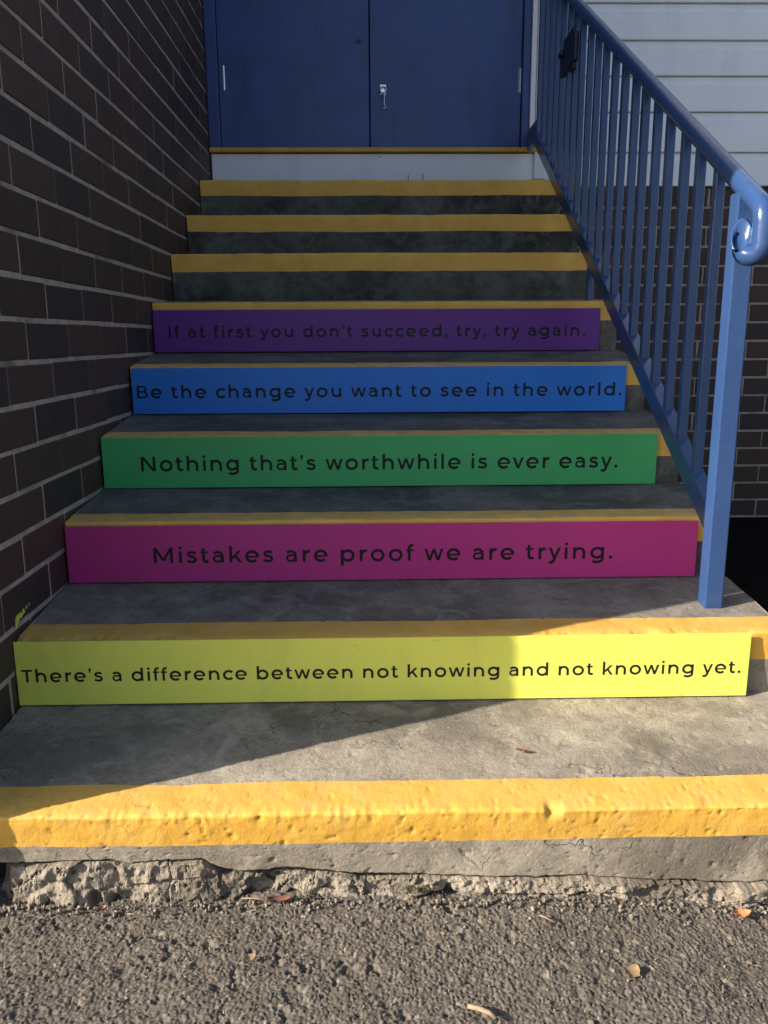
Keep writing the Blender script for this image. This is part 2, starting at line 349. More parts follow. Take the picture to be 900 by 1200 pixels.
def make_step(i):
    near = i <= 1
    dx = 0.0034 if i == 0 else (0.005 if i == 1 else 0.009)
    yf, ze, zb = NY[i], NZ[i], BZ[i]
    yb = (NY[i + 1] + 0.03) if i < 8 else BACKY + 0.02
    xr = XR + (0.0, 0.003, -0.002, 0.004, 0.001, -0.003, 0.002, 0.005, -0.001)[i]
    nx = int((xr - XL) / dx); x = np.linspace(XL, xr, nx)
    sd = 100 + i * 13
    base = riser_bottom(x) if i == 0 else np.full(nx, BZ[i - 1] - 0.02)
    wav = 0.004 * fbm(x * 3, x * 0, sd + 1, 3)                      # the edge is not straight
    ze_x = ze + wav
    fr = (0.060 if i == 0 else 0.064) + 0.005 * fbm(x * 7, x * 0, sd + 2, 4) + 0.0016 * fbm(x * 90, x * 0, sd + 9, 2)
    tp = (0.082, 0.072, 0.064, 0.06, 0.06, 0.06, 0.06, 0.06, 0.06)[i] + 0.008 * fbm(x * 6, x * 0, sd + 3, 4)
    r = 0.009 if near else 0.007
    rows, kind = [], []                                             # kind of the band that ENDS at this row
    def add(y, z, k, ny, nz): rows.append((y, z, ny, nz)); kind.append(k)
    ds = 0.0036 if i == 0 else (0.006 if i == 1 else 0.012)
    zt = ze_x - r
    zp = ze_x - fr
    if i == 0: add(yf + 0.06 + 0 * x, base, 'c', 0, -1)
    n1 = max(3, int((zp - base).max() / ds))
    for k in range(n1 + 1):
        z = base + (zp - base) * k / n1; add(yf + 0.016 * np.clip((ze - z) / 0.17, 0, 1.2), z, 'c', -1, 0)
    n2 = max(3, int(0.055 / ds))
    for k in range(1, n2 + 1):
        z = zp + (zt - zp) * k / n2; add(yf + 0.016 * np.clip((ze - z) / 0.17, 0, 1.2), z, 'n', -1, 0)
    na = 5 if near else 3
    for k in range(1, na + 1):
        a = 0.5 * math.pi * k / na
        add(yf + r - r * math.cos(a) + 0 * x, zt + r * math.sin(a), 'n', -math.cos(a), math.sin(a))
    n3 = max(3, int(0.05 / ds))
    for k in range(1, n3 + 1):
        y = yf + r + (tp - r) * k / n3; add(y, ze_x + (zb - ze_x) * (y - yf) / (yb - yf), 'n', 0, 1)
    n4 = max(6, int((yb - yf - 0.06) / ds))
    for k in range(1, n4 + 1):
        y = yf + tp + (yb - yf - tp) * k / n4; add(y, ze_x + (zb - ze_x) * (y - yf) / (yb - yf), 'c', 0, 1)
    R = len(rows)
    Y = np.array([np.broadcast_to(q[0], nx) for q in rows]); Z = np.array([np.broadcast_to(q[1], nx) for q in rows])
    NYv = np.array([q[2] for q in rows])[:, None]; NZv = np.array([q[3] for q in rows])[:, None]
    X = np.broadcast_to(x, (R, nx)).copy()
    s = np.cumsum(np.vstack([np.zeros((1, nx)), np.hypot(np.diff(Y, axis=0), np.diff(Z, axis=0))]), axis=0) + 0.37 * i
    amp = 1.0 if i else 1.25
    D = amp * (0.0045 * fbm(X * 5, s * 5, sd + 4, 4) + 0.0018 * fbm(X * 40, s * 40, sd + 5, 5))
    if near:
        D = D - 0.0024 * sstep(0.24, 0.32, fbm(X * 60, s * 60, sd + 6, 3)) * sstep(-0.02, 0.1, fbm(X * 4, s * 4, sd + 20, 2)) - 0.0022 * sstep(0.29, 0.36, fbm(X * 130, s * 130, sd + 7, 2))
        D = D + 0.0006 * fbm(X * 260, s * 260, sd + 21, 2)
    # knocks along the arris
    de = np.abs(Y - yf) + np.abs(Z - ze_x)
    knock = np.clip(fbm(X * 16, X * 0 + 0.5, sd + 8, 4) - 0.10, 0, 1) * np.exp(-(de / 0.016) ** 2) * (0.085 if near else 0.025)
    D = D - knock - (0.0085 * np.abs(fbm(X * 60, s * 30, sd + 12, 4)) * np.exp(-(de / 0.02) ** 2) if near else 0)
    hold = 1.0 - 0.0 * D
    hold[-2:, :] = 0.2
    Y = Y + NYv * D * hold; Z = Z + NZv * D * hold
    # rounded plan corner at the free end
    rc = 0.035
    t = np.clip((X - (xr - rc)) / rc, 0, 1); off = rc - np.sqrt(np.maximum(rc * rc * (1 - (t * 0.985) ** 2), 0))
    fall = np.clip(1 - (Y - yf) / 0.10, 0, 1)
    Y = Y + off * fall
    X = X + (0.006 * fbm(s * 20, s * 0, sd + 10, 3)) * t
    V = np.stack([X, Y, Z], -1).reshape(-1, 3)
    idx = np.arange(R * nx).reshape(R, nx)
    faces = {'c': [], 'n': []}
    for k in range(1, R):
        q = np.stack([idx[k - 1, :-1], idx[k - 1, 1:], idx[k, 1:], idx[k, :-1]], -1)
        faces[kind[k]] += q.tolist()
    # ends and foot of the block
    b = len(V); lo = -0.05
    extra = []
    for col in (0, nx - 1):
        extra += [(X[0, col], Y[0, col] if i else yf + 0.06, lo), (X[-1, col], yb, lo)]
    V = np.concatenate([V, np.array(extra)])
    for j, col in enumerate((0, nx - 1)):
        p, qv = b + 2 * j, b + 2 * j + 1
        loop = [int(idx[k, col]) for k in range(R)] + [qv, p]
        if col == 0: loop.reverse()
        for k in range(len(loop)):                                  # fan round the low back corner
            a_, b_ = loop[k], loop[(k + 1) % len(loop)]
            if qv not in (a_, b_): faces['c'].append((a_, b_, qv))
    def sub(fl, name):
        used = sorted({v for f in fl for v in f}); mp = {v: k for k, v in enumerate(used)}
        me = pymesh(name, V[used], [tuple(mp[v] for v in f) for f in fl], True); return me, used
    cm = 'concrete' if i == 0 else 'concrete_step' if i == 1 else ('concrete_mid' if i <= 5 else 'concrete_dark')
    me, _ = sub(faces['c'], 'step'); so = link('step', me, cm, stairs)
    me, used = sub(faces['n'], 'nosing')
    tr = np.repeat((NZv[:, 0] > 0.8).astype(np.float32), nx); tr = np.concatenate([tr, np.zeros(4, np.float32)])
    at = me.attributes.new('tread', 'FLOAT', 'POINT'); at.data.foreach_set('value', tr[used])
    link('yellow_nosing', me, 'nosing' if i <= 1 else 'nosing_dirty_brightened', so)
for i in range(9): make_step(i)

def footing():
    x = np.linspace(-0.632, 0.90, 760); nx = len(x)
    top = riser_bottom(x) - 0.004 - 0.012 * np.clip(fbm(x * 9, x * 0, 71, 3) + 0.18, 0, 1)
    R = 64; rows = []
    for k in range(R):
        t = k / (R - 1)
        if t < 0.25: yy = 0.055 - t / 0.25 * 0.05; zz = top - 0.0 * x
        else:
            u = (t - 0.25) / 0.75; yy = 0.005 - 0.012 * math.sin(u * 2.2); zz = top + (-0.06 - top) * u
        rows.append((np.broadcast_to(yy, nx), zz))
    Y = np.array([r_[0] for r_ in rows]).copy(); Z = np.array([r_[1] for r_ in rows]).copy(); X = np.broadcast_to(x, (R, nx)).copy()
    s = np.linspace(0, 0.14, R)[:, None] + 0 * X
    wx_ = X + 0.006 * fbm(X * 60, s * 60, 78, 3); ws_ = s + 0.006 * fbm(X * 60, s * 60, 79, 3)
    F1, F2, dx_, dy_, r_1 = worley(wx_ / 0.085, ws_ / 0.060, 31)
    D = 0.030 * fbm(X * 14, s * 14, 72, 4) + 0.015 * fbm(X * 70, s * 70, 74, 5) - 0.020 * sstep(0.1, 0.25, fbm(X * 22, s * 22, 76, 3))
    D = D + 0.010 * (r_1 - 0.5) - 0.005 * (1 - sstep(0.0, 0.06, F2 - F1)) * sstep(0.06, 0.2, fbm(X * 7, s * 7, 83, 2))
    D = D - 0.006 * sstep(0.16, 0.26, fbm(X * 90, s * 90, 85, 3))
    cx = X[:, :]; D = D - 0.035 * (1 - sstep(0, 0.035, X - x[0]))
    Y = Y - D; Z = Z + 0.35 * D * (Z < top + 1)
    # keep clear of the riser underside above
    Z = np.minimum(Z, riser_bottom(X) - 0.002)
    V = np.stack([X, Y, Z], -1).reshape(-1, 3); idx = np.arange(R * nx).reshape(R, nx)
    f = np.stack([idx[:-1, :-1], idx[1:, :-1], idx[1:, 1:], idx[:-1, 1:]], -1).reshape(-1, 4).tolist()
    link('footing', pymesh('footing', V, f, False), 'footing', stairs)
footing()

# ------------------------------------------------------------------ brick walls
def brick_mesh(L, D, H, name):
    me = MB().box(-L / 2, L / 2, -D / 2, D / 2, -H / 2, H / 2).mesh(name, 0.0022, 1); me.materials.append(MAT['brick']); return me
def px(p):
    d = Vector(p) - CAM; zc = d.dot(FWD)
    if zc < 0.05: return None
    return (450 + 943 * d.dot(RIGHT) / zc, 600 - 943 * d.dot(UP) / zc, zc)

def joined(name, mats, parent):
    """many bricks as one mesh: list of (mesh, matrix)"""
    bm = bmesh.new()
    for me, M in mats:
        n0 = len(bm.verts); bm.from_mesh(me); bm.verts.ensure_lookup_table()
        bmesh.ops.transform(bm, matrix=M, verts=bm.verts[n0:])
    me = bpy.data.meshes.new(name); bm.to_mesh(me); bm.free(); me.materials.append(MAT['brick'])
    o = link(name, me, None, parent); o['kind'] = 'stuff'; return o

COURSE, PITCH = 0.0878, 0.2405
wall = empty('brick_wall', (WALLX - 0.12, 1.4, 0))
tag(wall, 'tall dark brown brick wall with pale mortar along the left of the stairs', 'brick wall')
WINV = Matrix.Translation((-(WALLX - 0.12), -1.4, 0))
def wchild(o): o.matrix_parent_inverse = WINV; return o
WH = 5.0
mb = MB().box(WALLX - 0.235, WALLX - 0.0024, WALLY0 + 0.0024, BACKY + 0.15, -0.1, WH)
wchild(link('mortar', mb.mesh('mortar'), 'mortar', wall))
full = [brick_mesh(0.110, PITCH - 0.0055 - e, COURSE - 0.0105, 'brick') for e in (0.0, 0.0015, 0.003)]
cands = []
k0 = -11
for k in range(k0, int((WH - 0.961) / COURSE)):
    zc = 0.961 + COURSE * (k + 0.5)
    if zc < 0: continue
    ph = 0.571 + (0 if (k % 2) else PITCH / 2) + 0.006 * rnd.uniform(-1, 1)
    j0 = math.floor((WALLY0 - ph) / PITCH) - 1
    for j in range(j0, 20):
        y0 = ph + j * PITCH + rnd.uniform(-0.002, 0.002); y1 = y0 + PITCH - 0.0055
        if y1 < WALLY0 + 0.05 or y0 > BACKY + 0.1: continue
        cut0, cut1 = (WALLY0 if y0 < WALLY0 + 0.056 else y0), min(y1, BACKY + 0.14)
        p = px((WALLX, (cut0 + cut1) / 2, zc)); area = 0
        step_top = max([BZ[i] for i in range(9) if NY[i] < cut1 - 0.02] + [0.0])
        if p and -25 < p[0] < 925 and -25 < p[1] < 1225 and zc + 0.04 > step_top - 0.17: area = (cut1 - cut0) / p[2] ** 3
        cands.append((area, cut0, cut1, zc, y0, y1))
cands.sort(key=lambda c: -c[0])
rest = []
for n_, (area, c0, c1, zc, y0, y1) in enumerate(cands):
    whole = abs((c1 - c0) - (y1 - y0)) < 1e-4
    me = rnd.choice(full) if whole else None
    if me is None:
        me = brick_mesh(0.110, c1 - c0, COURSE - 0.0105, 'brick')
    xo = WALLX - 0.055 + rnd.uniform(-0.0012, 0.0010)
    M = Matrix.Translation((xo, (c0 + c1) / 2, zc + rnd.uniform(-0.001, 0.001))) @ Matrix.Rotation(rnd.uniform(-0.004, 0.004), 4, 'X') @ Matrix.Rotation(rnd.uniform(-0.004, 0.004), 4, 'Z')
    if n_ < 300 and area > 0:
        o = link('brick', me, None, wall); o.matrix_parent_inverse = WINV; o.matrix_basis = M
    else: rest.append((me, M))
k = 0
head = brick_mesh(0.108, 0.11, COURSE - 0.0105, 'brick')
while 0.045 + k * COURSE < WH - 0.05:                                # outer leaf at the free end of the wall
    rest.append((head, Matrix.Translation((WALLX - 0.178, WALLY0 + 0.055, 0.045 + k * COURSE)))); k += 1
wchild(joined('brick', rest, wall))
# splashes of the sign's yellow-green paint on the brick beside the first step
mk = MB()
for dy, dz, w_, h_ in ((0.0, 0.0, 0.010, 0.016), (0.014, 0.004, 0.012, 0.007), (0.034, 0.006, 0.007, 0.010), (0.052, 0.010, 0.004, 0.006), (0.066, 0.012, 0.003, 0.005), (-0.004, -0.012, 0.005, 0.012)):
    y, z = 0.372 + dy, 0.362 + dz
    mk.tube([(WALLX - 0.0005, y, z - h_ / 2), (WALLX + 0.0012, y + w_ * 0.3, z), (WALLX - 0.0005, y + w_, z + h_ / 2)], [w_ * 0.25, w_ * 0.5, w_ * 0.2], 6)
o = wchild(link('paint_splash', mk.mesh('paint_splash'), 'mark', wall)); o['label'] = 'yellow green splashes of paint on the bricks'

# ------------------------------------------------------------------ building at the back
bld = empty('school_building', (1.2, BACKY + 0.1, 0))
tag(bld, 'building end with white weatherboards over a dark brick base and blue double door', 'building')
BINV = Matrix.Translation((-1.2, -(BACKY + 0.1), 0))
def bl(name, me, mat, parent=None):
    o = link(name, me, mat, parent or bld)
    if parent is None: o.matrix_parent_inverse = BINV
    return o
BH = 5.0
bl('brick_mortar', MB().box(0.60, 4.2, BACKY + 0.0034, BACKY + 0.11, -0.1, 1.600).mesh('brick_mortar'), 'mortar')
bl('wall_core', MB().box(0.815, 4.2, BACKY + 0.045, BACKY + 0.11, 1.601, BH).box(WALLX + 0.005, 0.815, BACKY + 0.045, BACKY + 0.11, 3.87, BH).mesh('wall_core'), 'core')
full2 = [brick_mesh(PITCH - 0.008 - e, 0.10, 0.0884 - 0.0105, 'brick') for e in (0.0, 0.002)]
rest = []
for k in range(19):
    zc = 1.607 - 0.0884 * (k + 0.5)
    ph = 0.66 + (PITCH / 2 if k % 2 else 0)
    for j in range(-1, 15):
        xc = ph + j * PITCH + PITCH / 2 + rnd.uniform(-0.002, 0.002)
        if xc < 0.66 or xc > 4.1: continue
        M = Matrix.Translation((xc, BACKY + 0.05 + rnd.uniform(-0.001, 0.0015), zc + rnd.uniform(-0.001, 0.001) - 0.003)) @ Matrix.Rotation(rnd.uniform(-0.004, 0.004), 4, 'Y')
        if xc < 2.5:
            o = link('brick', rnd.choice(full2), None, bld); o.matrix_parent_inverse = BINV; o.matrix_basis = M
        else: rest.append((rnd.choice(full2), M))
o = joined('brick', rest, bld); o.matrix_parent_inverse = BINV

# weatherboards: each a chamfered lapped board
def weatherboard(z0, z1, x0, x1):
    tk = rnd.uniform(-0.0012, 0.0012)
    prof = [(BACKY - 0.012 + tk, z0), (BACKY - 0.014 + tk, z0 + 0.003), (BACKY - 0.011 + tk, z1 - 0.026), (BACKY - 0.003, z1 - 0.020), (BACKY + 0.000, z1 + 0.010), (BACKY + 0.040, z1 + 0.010), (BACKY + 0.040, z0)]
    v = [(x, y, z) for x in (x0, x1) for y, z in prof]; n_ = len(prof)
    f = [(k, (k + 1) % n_, n_ + (k + 1) % n_, n_ + k) for k in range(n_)] + [tuple(reversed(range(n_))), tuple(range(n_, 2 * n_))]
    m_ = MB(); m_.v = v; m_.f = f
    return m_.mesh('weatherboard', fixn=True)
zs = [1.608, 1.757, 1.931, 2.083, 2.232, 2.3845] + [2.3845 + 0.1505 * k for k in range(1, 18)]
for k in range(len(zs) - 1):
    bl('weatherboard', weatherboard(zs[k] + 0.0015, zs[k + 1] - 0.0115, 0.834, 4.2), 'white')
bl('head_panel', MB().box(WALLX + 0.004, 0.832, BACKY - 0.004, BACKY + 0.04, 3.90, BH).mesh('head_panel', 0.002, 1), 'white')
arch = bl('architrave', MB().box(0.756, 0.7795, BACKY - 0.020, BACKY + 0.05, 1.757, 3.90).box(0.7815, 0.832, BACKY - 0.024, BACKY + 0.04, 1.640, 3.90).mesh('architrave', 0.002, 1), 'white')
DL, DM, DR = -0.664, 0.0215, 0.7165
fr = MB().box(WALLX + 0.002, DL - 0.003, BACKY - 0.006, BACKY + 0.08, 1.777, 3.89).box(DR + 0.003, 0.7545, BACKY - 0.006, BACKY + 0.08, 1.777, 3.89).box(DL - 0.002, DR + 0.002, BACKY - 0.006, BACKY + 0.08, 3.815, 3.89)
bl('door_frame', fr.mesh('door_frame', 0.0025, 1), 'door')
leafl = bl('door', MB().box(DL, DM - 0.0028, BACKY + 0.006, BACKY + 0.046, 1.781, 3.811).mesh('door', 0.002, 1), 'door')
leafr = bl('door', MB().box(DM + 0.0028, DR, BACKY + 0.006, BACKY + 0.046, 1.781, 3.811).mesh('door', 0.002, 1), 'door')
bl('door_backing', MB().box(WALLX + 0.01, 0.81, BACKY + 0.09, BACKY + 0.11, 1.5, 3.9).mesh('door_backing'), 'core')
leafl['label'] = 'left leaf of the blue door with a keyhole'; leafr['label'] = 'right leaf of the blue door with a steel hook'
# hinges: knuckle barrel and thin leaf
for x, z, lf in ((-0.6405, 2.0776, leafl), (0.7085, 2.0678, leafr)):
    h_ = MB().tube([(x, BACKY + 0.003, z - 0.052), (x, BACKY + 0.003, z + 0.052)], 0.0042, 10).box(x - 0.006, x + 0.006, BACKY + 0.0045, BACKY + 0.0058, z - 0.05, z + 0.05)
    for q in (-0.018, 0.018): h_.tube([(x, BACKY + 0.003, z + q - 0.001), (x, BACKY + 0.003, z + q + 0.001)], 0.0048, 10)
    link('hinge', h_.mesh('hinge'), 'steel', lf)
# steel cabin hook on the right leaf
hk = MB()
ring = [(0.083 + 0.013 * math.sin(a), BACKY - 0.004, 2.026 + 0.014 * math.cos(a)) for a in [2 * math.pi * k / 18 for k in range(19)]]
hk.tube(ring, 0.0038, 8, False)
hk.tube([(0.083, BACKY + 0.006, 2.038), (0.083, BACKY - 0.004, 2.040)], 0.005, 8)
hk.tube([(0.086, BACKY - 0.007, 2.016), (0.0875, BACKY - 0.008, 1.99), (0.086, BACKY - 0.008, 1.966), (0.0875, BACKY - 0.008, 1.960), (0.0925, BACKY - 0.008, 1.957), (0.095, BACKY - 0.008, 1.952), (0.091, BACKY - 0.008, 1.948), (0.084, BACKY - 0.008, 1.947)], 0.0036, 8)
hk.box(0.070, 0.096, BACKY + 0.003, BACKY + 0.0058, 2.008, 2.05)
link('cabin_hook', hk.mesh('cabin_hook', smooth=False), 'steel', leafr)
lk = MB().tube([(-0.027, BACKY + 0.0065, 2.229), (-0.027, BACKY + 0.0035, 2.229)], 0.010, 12).box(-0.040, -0.014, BACKY + 0.003, BACKY + 0.0058, 2.226, 2.232).box(-0.0285, -0.0255, BACKY + 0.002, BACKY + 0.0032, 2.217, 2.243)
link('keyhole', lk.mesh('keyhole'), 'boxpaint', leafl)
bl('threshold', MB().box(WALLX + 0.004, 0.795, BACKY - 0.032, BACKY + 0.05, 1.7575, 1.7765).mesh('threshold', 0.003, 2), 'threshold')
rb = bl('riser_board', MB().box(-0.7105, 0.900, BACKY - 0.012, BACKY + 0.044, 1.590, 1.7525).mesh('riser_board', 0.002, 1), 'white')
rb['label'] = 'white board under the door sill with two dark scuffs'
sc_ = MB()
for x, l_ in ((0.197, 0.024), (0.265, 0.030)):
    sc_.tube([(x, BACKY - 0.0125, 1.638), (x + 0.002, BACKY - 0.0130, 1.638 + l_)], [0.0022, 0.0012], 6)
sc_.tube([(0.06, BACKY - 0.0125, 1.735), (0.068, BACKY - 0.0127, 1.741)], [0.0022, 0.0015], 6)
link('scuff', sc_.mesh('scuff'), 'boxpaint', rb)

# ------------------------------------------------------------------ railing
RX = 0.755
rail = empty('stair_railing', (RX, 0.478, 0.35))
tag(rail, 'blue painted steel railing with square bars and curled handrail end, right of stairs', 'railing')
RINV = Matrix.Translation((-RX, -0.478, -0.35))
def rl(name, me):
    o = link(name, me, 'rail', rail); o.matrix_parent_inverse = RINV; return o
rz = lambda y: 1.262 + 0.5905 * (y - 0.581)
sz = lambda y: 0.597 + 0.603 * (y - 0.678)         # underside of the sloping flat bar
RR = 0.0198
pts = [(RX, y, rz(y)) for y in (2.79, 2.2, 1.6, 1.0, 0.7, 0.5)]
t = Vector((0, -1, -0.5905)).normalized()
# bend from the slope to straight down, then a tight U back up
rad = 0.046; c0 = Vector((RX, 0.400 + 0.4923 * rad, rz(0.400 + 0.4923 * rad)))
nrm = Vector((0, t.z, -t.y)); nrm = nrm if nrm.z < 0 else -nrm
ctr = c0 + nrm * rad
a0 = math.atan2((c0 - ctr).z, (c0 - ctr).y)
a1 = math.pi
for k in range(0, 11):
    a = a0 + (a1 - a0) * k / 10; pts.append((RX, ctr.y + rad * math.cos(a), ctr.z + rad * math.sin(a)))
yv = ctr.y - rad; zv = ctr.z
zu = 1.092; ru = 0.0205
UX, UY = -0.62, 0.785                                # the U turns in towards the walking side
for k in range(0, 10):
    a = math.pi + math.radians(128) * k / 9; h_ = ru + ru * math.cos(a); pts.append((RX + UX * h_, yv + UY * h_, zu + ru * math.sin(a)))
m_ = MB(); m_.tube(pts, RR, 20, False)
# open, slanted pipe end whose mouth faces the walking side
n_ = 20; prev = (len(pts) - 1) * n_; last = len(m_.v)
mx_, my_ = RX + UX * 2 * ru, yv + UY * 2 * ru
nr = (Vector(m_.v[prev]) - Vector(pts[-1])).normalized(); nr.z = 0; nr.normalize(); bn_ = Vector((0, 0, 1)).cross(nr)
for f_, dz in ((1.0, 0.0), (0.82, 0.0), (0.80, -0.022)):
    for k in range(n_):
        a = 2 * math.pi * k / n_; q = (nr * math.cos(a) + bn_ * math.sin(a)) * RR * f_
        m_.v.append((mx_ + q.x, my_ + q.y, zu + 0.018 + 0.75 * q.x + 1.65 * q.y + dz))
for j in range(3):
    for k in range(n_):
        k2 = (k + 1) % n_; lo_ = prev if j == 0 else last + (j - 1) * n_
        m_.f.append((lo_ + k, lo_ + k2, last + j * n_ + k2, last + j * n_ + k))
m_.f.append(tuple(last + 2 * n_ + k for k in range(n_)))
m_.f.append(tuple(range(n_)))
me = m_.mesh('handrail', smooth=True); rl('handrail', me)
rl('post', MB().box(RX - 0.020, RX + 0.020, 0.474, 0.514, 0.330, rz(0.494) - 0.012).mesh('post', 0.003, 2))
# sloping flat bar with welded ends
fb = MB(); y0, y1 = 0.5142, 2.60
fb.v = [(x, y, sz(y) + dz) for x in (RX - 0.016, RX + 0.016) for y in (y0, y1) for dz in (0.0, 0.058)]
fb.f = [(0, 1, 3, 2), (4, 6, 7, 5), (0, 4, 5, 1), (2, 3, 7, 6), (0, 2, 6, 4), (1, 5, 7, 3)]
rl('bottom_bar', fb.mesh('bottom_bar', 0.002, 2, fixn=True))
rl('wall_bracket', MB().box(RX - 0.012, RX + 0.012, 2.56, 2.7755, sz(2.60) + 0.004, sz(2.60) + 0.090).mesh('wall_bracket', 0.006, 2))
rl('rail_flange', MB().tube([(RX, 2.775, rz(2.79)), (RX, 2.786, rz(2.79))], 0.045, 20).mesh('rail_flange'))
half = 0.0105
y = 0.618
while y < 2.62:
    zb_, zt_ = sz(y) + 0.050, rz(y) - 0.012
    mb = MB().box(-half, half, -half, half, 0, zt_ - zb_)
    o = rl('baluster', mb.mesh('baluster', 0.0030, 3)); o.location = (RX + 0.0 + rnd.uniform(-.001, .001), y, zb_); o.rotation_euler = (rnd.uniform(-.003, .003), rnd.uniform(-.003, .003), rnd.uniform(-.03, .03))
    y += 0.1022 + rnd.uniform(-0.002, 0.002)
rl('support_leg', MB().box(RX - 0.0098, RX + 0.0098, 1.608, 1.628, 1.034, sz(1.618) + 0.02).mesh('support_leg', 0.002, 1))

# ------------------------------------------------------------------ dark box fixed to the bars of the railing
BX, BY, BZ0 = RX - 0.0105, 1.955, 1.905
wb = empty('lock_box', (BX, BY, BZ0))
tag(wb, 'small dark navy box fixed to the bars near the top of the railing', 'box')
wi = Matrix.Translation((-BX, -BY, -BZ0))
def wbc(name, mb_, bev=0.003):
    o = link(name, mb_.mesh(name, bev, 2), 'boxpaint', wb); o.matrix_parent_inverse = wi
wbc('body', MB().box(BX - 0.018, BX, BY - 0.10, BY + 0.11, BZ0 - 0.045, BZ0 + 0.050), 0.006)
wbc('lid', MB().box(BX - 0.014, BX - 0.0005, BY - 0.06, BY + 0.09, BZ0 + 0.0505, BZ0 + 0.078), 0.004)
wbc('latch', MB().box(BX - 0.030, BX - 0.0185, BY + 0.06, BY + 0.10, BZ0 + 0.020, BZ0 + 0.034), 0.002)
wbc('hasp', MB().box(BX - 0.016, BX - 0.004, BY - 0.085, BY - 0.035, BZ0 - 0.068, BZ0 - 0.0455), 0.002)

# ------------------------------------------------------------------ lettering: a geometric stroke alphabet
SW = 0.128; HW = SW / 2; XH = 0.53
def arc(cx, cy, rx, ry, a0, a1, n=18):
    return [(cx + rx * math.cos(math.radians(a0 + (a1 - a0) * k / n)), cy + ry * math.sin(math.radians(a0 + (a1 - a0) * k / n))) for k in range(n + 1)]
def cat(P, n=5):
    out = []
    for i in range(len(P) - 1):
        p0, p1, p2, p3 = P[max(i - 1, 0)], P[i], P[i + 1], P[min(i + 2, len(P) - 1)]
        for k in range(n):
            t_ = k / n
            out.append(tuple(0.5 * ((2 * p1[d]) + (-p0[d] + p2[d]) * t_ + (2 * p0[d] - 5 * p1[d] + 4 * p2[d] - p3[d]) * t_ ** 2 + (-p0[d] + 3 * p1[d] - 3 * p2[d] + p3[d]) * t_ ** 3) for d in (0, 1)))
    return out + [P[-1]]
def stem(x, y0, y1): return ('s', [(x, y0), (x, y1)], SW)
def bar(x0, x1, y, w=0.098): return ('s', [(x0, y), (x1, y)], w)
def dia(x0, y0, x1, y1, w=0.125): return ('p', (x0, y0, x1, y1), w)
def dot(x, y, r=0.072): return ('d', (x, y), r)
CY, RY = 0.265, 0.223
RINGD = arc(0.299, CY, 0.243, RY, 0, 360, 32)
ARCH = arc(0.267, 0.272, 0.211, 0.207, 180, 0)
